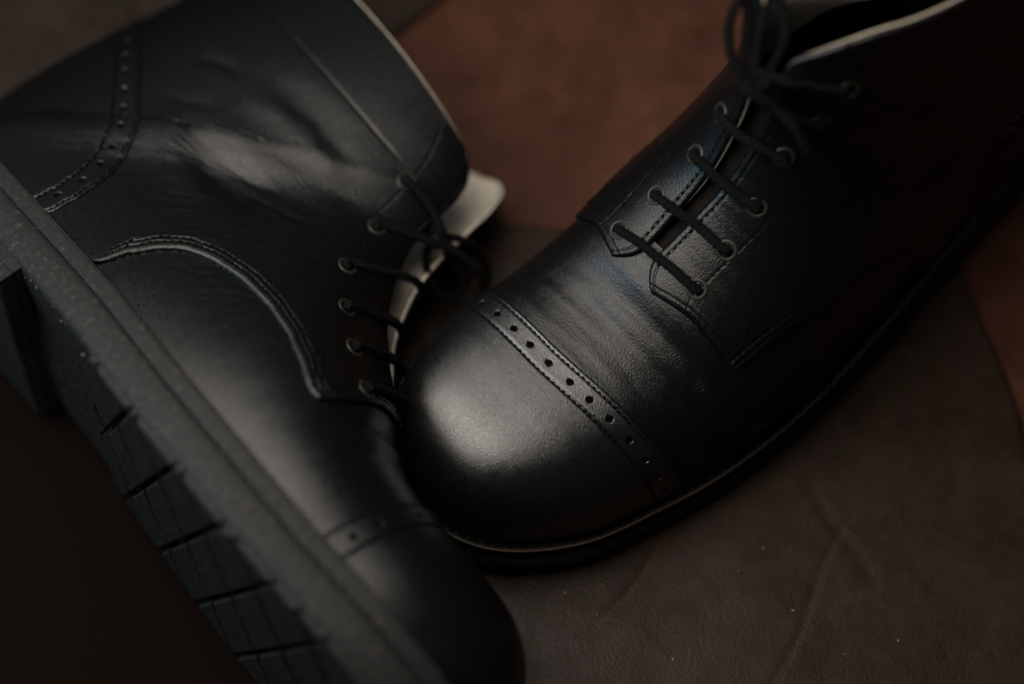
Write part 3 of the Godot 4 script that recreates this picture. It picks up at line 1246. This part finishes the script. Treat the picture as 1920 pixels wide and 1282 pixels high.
func make_lace(boot: Node) -> void:
	var A: Array = eyes[-1.0]
	var B: Array = eyes[1.0]
	var s := Soup.new()
	for k in (5 if upright else 5):
		var a: Vector3 = A[k][0]
		var na: Vector3 = A[k][1]
		var b: Vector3 = B[k][0]
		var nb: Vector3 = B[k][1]
		var across := (b - a).normalized()
		var ta: float = A[k][2]
		var tb: float = B[k][2]
		var path := [a - na * 3.0 - across * 0.6, a + na * 1.0 - across * 0.2, a + na * 2.5 + across * 2.0]
		for f in [0.34, 0.5, 0.66]:
			var t := lerpf(ta, tb, f)
			var q := lerpf(-A[k][3], B[k][3], f)
			path.append(pt(t, q) + normal_at(t, q) * (3.7 + rng.randf_range(-0.1, 0.5)) + Vector3(rng.randf_range(-0.4, 0.4), rng.randf_range(-0.4, 0.4), 0.0))
		path.append_array([b + nb * 2.5 - across * 2.0, b + nb * 1.0 + across * 0.2, b - nb * 3.0 + across * 0.6])
		cord(s, smooth_path(path, 8), 1.62)
	# the free lengths of the lace: loops, ends and the knot
	var runs: Array
	if upright:
		runs = [
			[[161.8, 154.7, -1.1], [165.6, 157.3, -4.9], [166.5, 163.0, -10.8], [163.9, 169.5, -15.6], [159.6, 174.4, -17.8], [155.8, 175.7, -17.6], [156.8, 170.4, -14.2], [160.4, 163.9, -10.3], [162.1, 155.7, -3.6]],
			[[162.0, 154.9, -1.6], [160.8, 163.8, -5.1], [156.0, 174.3, -9.1], [152.1, 178.6, -10.5], [150.7, 176.4, -6.8], [152.2, 170.2, -2.0], [154.8, 163.0, -0.9], [159.5, 156.5, -0.6]],
			[[162.2, 155.7, -0.9], [160.1, 158.4, 2.5], [156.6, 157.4, 7.8], [149.2, 153.8, 11.7], [140.9, 151.2, 18.4]],
			[[162.3, 154.9, -1.9], [168.2, 155.7, -0.8], [166.3, 154.6, 3.5], [163.0, 150.2, 8.2], [160.5, 144.9, 15.8], [158.0, 136.0, 22.0]],
			[[162.9, 155.7, -4.3], [161.9, 158.4, -1.7], [161.1, 157.4, 1.3], [163.4, 155.3, 1.6], [164.8, 154.8, -1.2], [162.9, 156.0, -3.6]]]
	else:
		runs = [
			[[138.3, 148.8, 15.4], [144.1, 146.1, 11.2], [147.9, 144.3, 7.5]],
			[[142.5, 143.0, 6.3], [146.4, 145.7, 9.2], [150.3, 144.9, 7.1], [149.1, 141.4, 4.9], [144.6, 142.3, 5.0], [143.0, 143.5, 7.0]],
			[[148.4, 143.9, 6.3], [153.5, 145.7, 4.7], [157.9, 149.0, -0.7], [162.4, 152.7, -8.3], [161.9, 154.5, -21.5]],
			[[146.5, 143.6, 4.7], [146.7, 139.2, 0.3], [149.8, 137.2, -9.2], [154.9, 139.2, -20.2], [158.1, 145.1, -23.4], [156.8, 149.2, -13.9], [150.9, 145.1, 0.9]],
			[[147.9, 145.9, 5.1], [151.5, 152.7, 1.6], [155.2, 159.1, -9.2], [158.7, 160.2, -24.7], [158.5, 152.8, -33.0]]]
	for run in runs:
		var path2 := []
		for p in run:
			path2.append(Vector3(p[0], p[1], p[2]))
		if not upright and run == runs[0]:
			var e: Array = B[5]
			path2 = [e[0] - e[1] * 3.0, e[0] + e[1] * 1.5, e[0] + e[1] * 3.2 + Vector3(1.5, -1.0, -0.3), pt(13.5, 0.19) + normal_at(13.5, 0.19) * 4.5, pt(12.7, 0.13) + normal_at(12.7, 0.13) * 5.0, Vector3(147.5, 145.0, 8.0)]
		cord(s, smooth_path(path2, 8), 1.62)
	commit(s, "lace", "cord", boot)


# ---------------------------------------------------------------- ground and sheets
func sheet(called: String, label: String, thick: float, color: Color, edge_x0: Callable, edge_x1: Callable, edge_z0: Callable, edge_z1: Callable, y0: float, nu: int, nv: int, bump: Callable) -> void:
	flip = 1.0
	var s := Soup.new()
	var col := PackedColorArray()
	var tone := FastNoiseLite.new()
	tone.seed = called.hash() % 1000
	tone.frequency = 0.02
	tone.fractal_octaves = 4
	var P := []
	var O := []
	for r in nv + 1:
		var v := clampf(float(r - 1) / (nv - 2), 0.0, 1.0)
		P.append(PackedVector3Array())
		O.append(PackedVector3Array())
		for c in nu + 1:
			var u := clampf(float(c - 1) / (nu - 2), 0.0, 1.0)
			var rim_ := r == 0 or r == nv or c == 0 or c == nu
			var zz0: float = edge_z0.call(u)
			var zz1: float = edge_z1.call(u)
			var z := lerpf(zz0, zz1, v)
			var x := lerpf(edge_x0.call(v), edge_x1.call(v), u)
			var e := minf(minf(u, 1.0 - u) * 400.0, minf(v, 1.0 - v) * 300.0)
			var b: Vector2 = bump.call(x, z)
			var y := y0 + b.x - 0.5 * exp(-e / 0.8)
			if rim_:
				y = y0 - thick
			P[r].append(Vector3(x, y, z))
			O[r].append(Vector3.UP)
			var g := 1.0 + 0.35 * tone.get_noise_2d(x, z) + 0.2 * tone.get_noise_2d(x * 6.0, z * 6.0)
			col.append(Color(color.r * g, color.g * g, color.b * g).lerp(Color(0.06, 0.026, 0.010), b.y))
	grid(s, P, O)
	var arr := []
	arr.resize(Mesh.ARRAY_MAX)
	arr[Mesh.ARRAY_VERTEX] = s.v
	arr[Mesh.ARRAY_NORMAL] = s.n
	arr[Mesh.ARRAY_INDEX] = s.i
	arr[Mesh.ARRAY_COLOR] = col
	var mesh := ArrayMesh.new()
	mesh.add_surface_from_arrays(Mesh.PRIMITIVE_TRIANGLES, arr)
	mesh.surface_set_material(0, mats["brown_sheet"])
	var o := MeshInstance3D.new()
	o.name = called
	o.mesh = mesh
	o.set_meta("label", label)
	o.set_meta("category", "leather sheet")
	add_child(o, true)


func crease_line(x: float, z: float, ax: float, az: float, bx: float, bz: float, wide: float) -> float:
	var d := Vector2(bx - ax, bz - az)
	var u := Vector2(x - ax, z - az)
	var s := u.dot(d) / d.length_squared()
	if s < -0.2 or s > 1.2:
		return 0.0
	var off := (u.cross(d) / d.length() + 1.2 * sin(s * 7.0)) / wide
	return exp(-off * off) * smoothstep(-0.15, 0.2, s) * smoothstep(1.15, 0.8, s)


func make_ground() -> void:
	flip = 1.0
	var s := Soup.new()
	grid(s, [PackedVector3Array([Vector3(-1500, -6.5, -1800), Vector3(1500, -6.5, -1800)]), PackedVector3Array([Vector3(-1500, -6.5, 900), Vector3(1500, -6.5, 900)])], [[Vector3.UP, Vector3.UP], [Vector3.UP, Vector3.UP]])
	var g := commit(s, "ground", "ground", self)
	g.set_meta("kind", "structure")
	g.set_meta("label", "dark table top under the leather sheets")
	var wave := FastNoiseLite.new()
	wave.seed = 21
	wave.frequency = 0.012
	sheet("leather_sheet", "reddish brown leather sheet showing behind and between the two boots", 2.4, Color(0.078, 0.032, 0.0195),
		func(v: float) -> float: return -150.0 + 140.0 * v, func(_v: float) -> float: return 420.0, func(_u: float) -> float: return -760.0, func(_u: float) -> float: return -40.0, -2.6, 200, 180,
		func(x: float, z: float) -> Vector2: return Vector2(0.7 * wave.get_noise_2d(x, z) - 0.4, 0.0))
	var right := func(v: float) -> float:
		var z := lerpf(-372.0, -70.0, v)
		return 186.0 + 13.0 * smoothstep(-375.0, -290.0, z) + 6.0 * smoothstep(-290.0, -100.0, z)
	var top := func(u: float) -> float:
		return -383.0 + 22.0 * pow(u, 1.6) + 1.5 * sin(u * 21.0)
	sheet("leather_sheet_001", "dark brown leather sheet that both boots rest on, creased near the camera", 2.2, Color(0.029, 0.0175, 0.012),
		func(v: float) -> float: return lerpf(-190.0, -20.0, v), right, top, func(_u: float) -> float: return -60.0, 0.0, 280, 180,
		func(x: float, z: float) -> Vector2:
			var c := crease_line(x, z, 66.0, -245.0, 33.0, -203.0, 1.6)
			var c2 := crease_line(x, z, 125.0, -240.0, 92.0, -176.0, 1.4) * 0.7
			var c3 := crease_line(x, z, 134.0, -215.0, 112.0, -262.0, 3.0) * 0.5
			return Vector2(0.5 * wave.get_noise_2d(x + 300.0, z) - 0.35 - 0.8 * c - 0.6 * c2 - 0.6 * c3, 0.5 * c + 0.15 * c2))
	var right2 := func(v: float) -> float:
		return lerpf(22.0, -118.0, v)
	sheet("leather_sheet_002", "dark brown leather sheet with a soft fold, behind the lying boot at top left", 2.6, Color(0.026, 0.018, 0.013),
		func(_v: float) -> float: return -430.0, right2, func(_u: float) -> float: return -560.0, func(_u: float) -> float: return -410.0, 1.2, 160, 90,
		func(x: float, z: float) -> Vector2:
			var f := crease_line(x, z, -186.0, -540.0, -166.0, -440.0, 5.0)
			return Vector2(0.6 * wave.get_noise_2d(x, z + 500.0) + 2.2 * f, 0.0))


# ---------------------------------------------------------------- dust
func make_dust() -> void:
	lean_sole = 0.0
	flip = 1.0
	var s := Soup.new()
	for p in [[19.5, -213.5, 0.55], [103.0, -206.5, 0.45], [-79.0, -211.5, 0.5], [31.0, -205.0, 0.35], [94.0, -231.0, 0.4], [58.0, -188.0, 0.4], [104.0, -279.0, 0.6], [112.0, -285.0, 0.5], [100.0, -290.0, 0.5], [140.0, -195.0, 0.55], [84.0, -222.0, 0.3], [120.0, -190.0, 0.3], [-92.0, -200.0, 0.3]]:
		var c := Vector3(p[0], 0.15, p[1])
		bead(s, c + Vector3(0, p[2] * 0.5, 0), Vector3(rng.randf_range(-1, 1), 0, rng.randf_range(-1, 1)).normalized(), Vector3.UP, p[2] * rng.randf_range(0.6, 1.5), p[2] * 0.5)
	var o := commit(s, "dust", "dust", self)
	o.set_meta("kind", "stuff")
	o.set_meta("label", "pale specks of dust scattered on the dark brown leather sheet")
	o.set_meta("category", "dust")
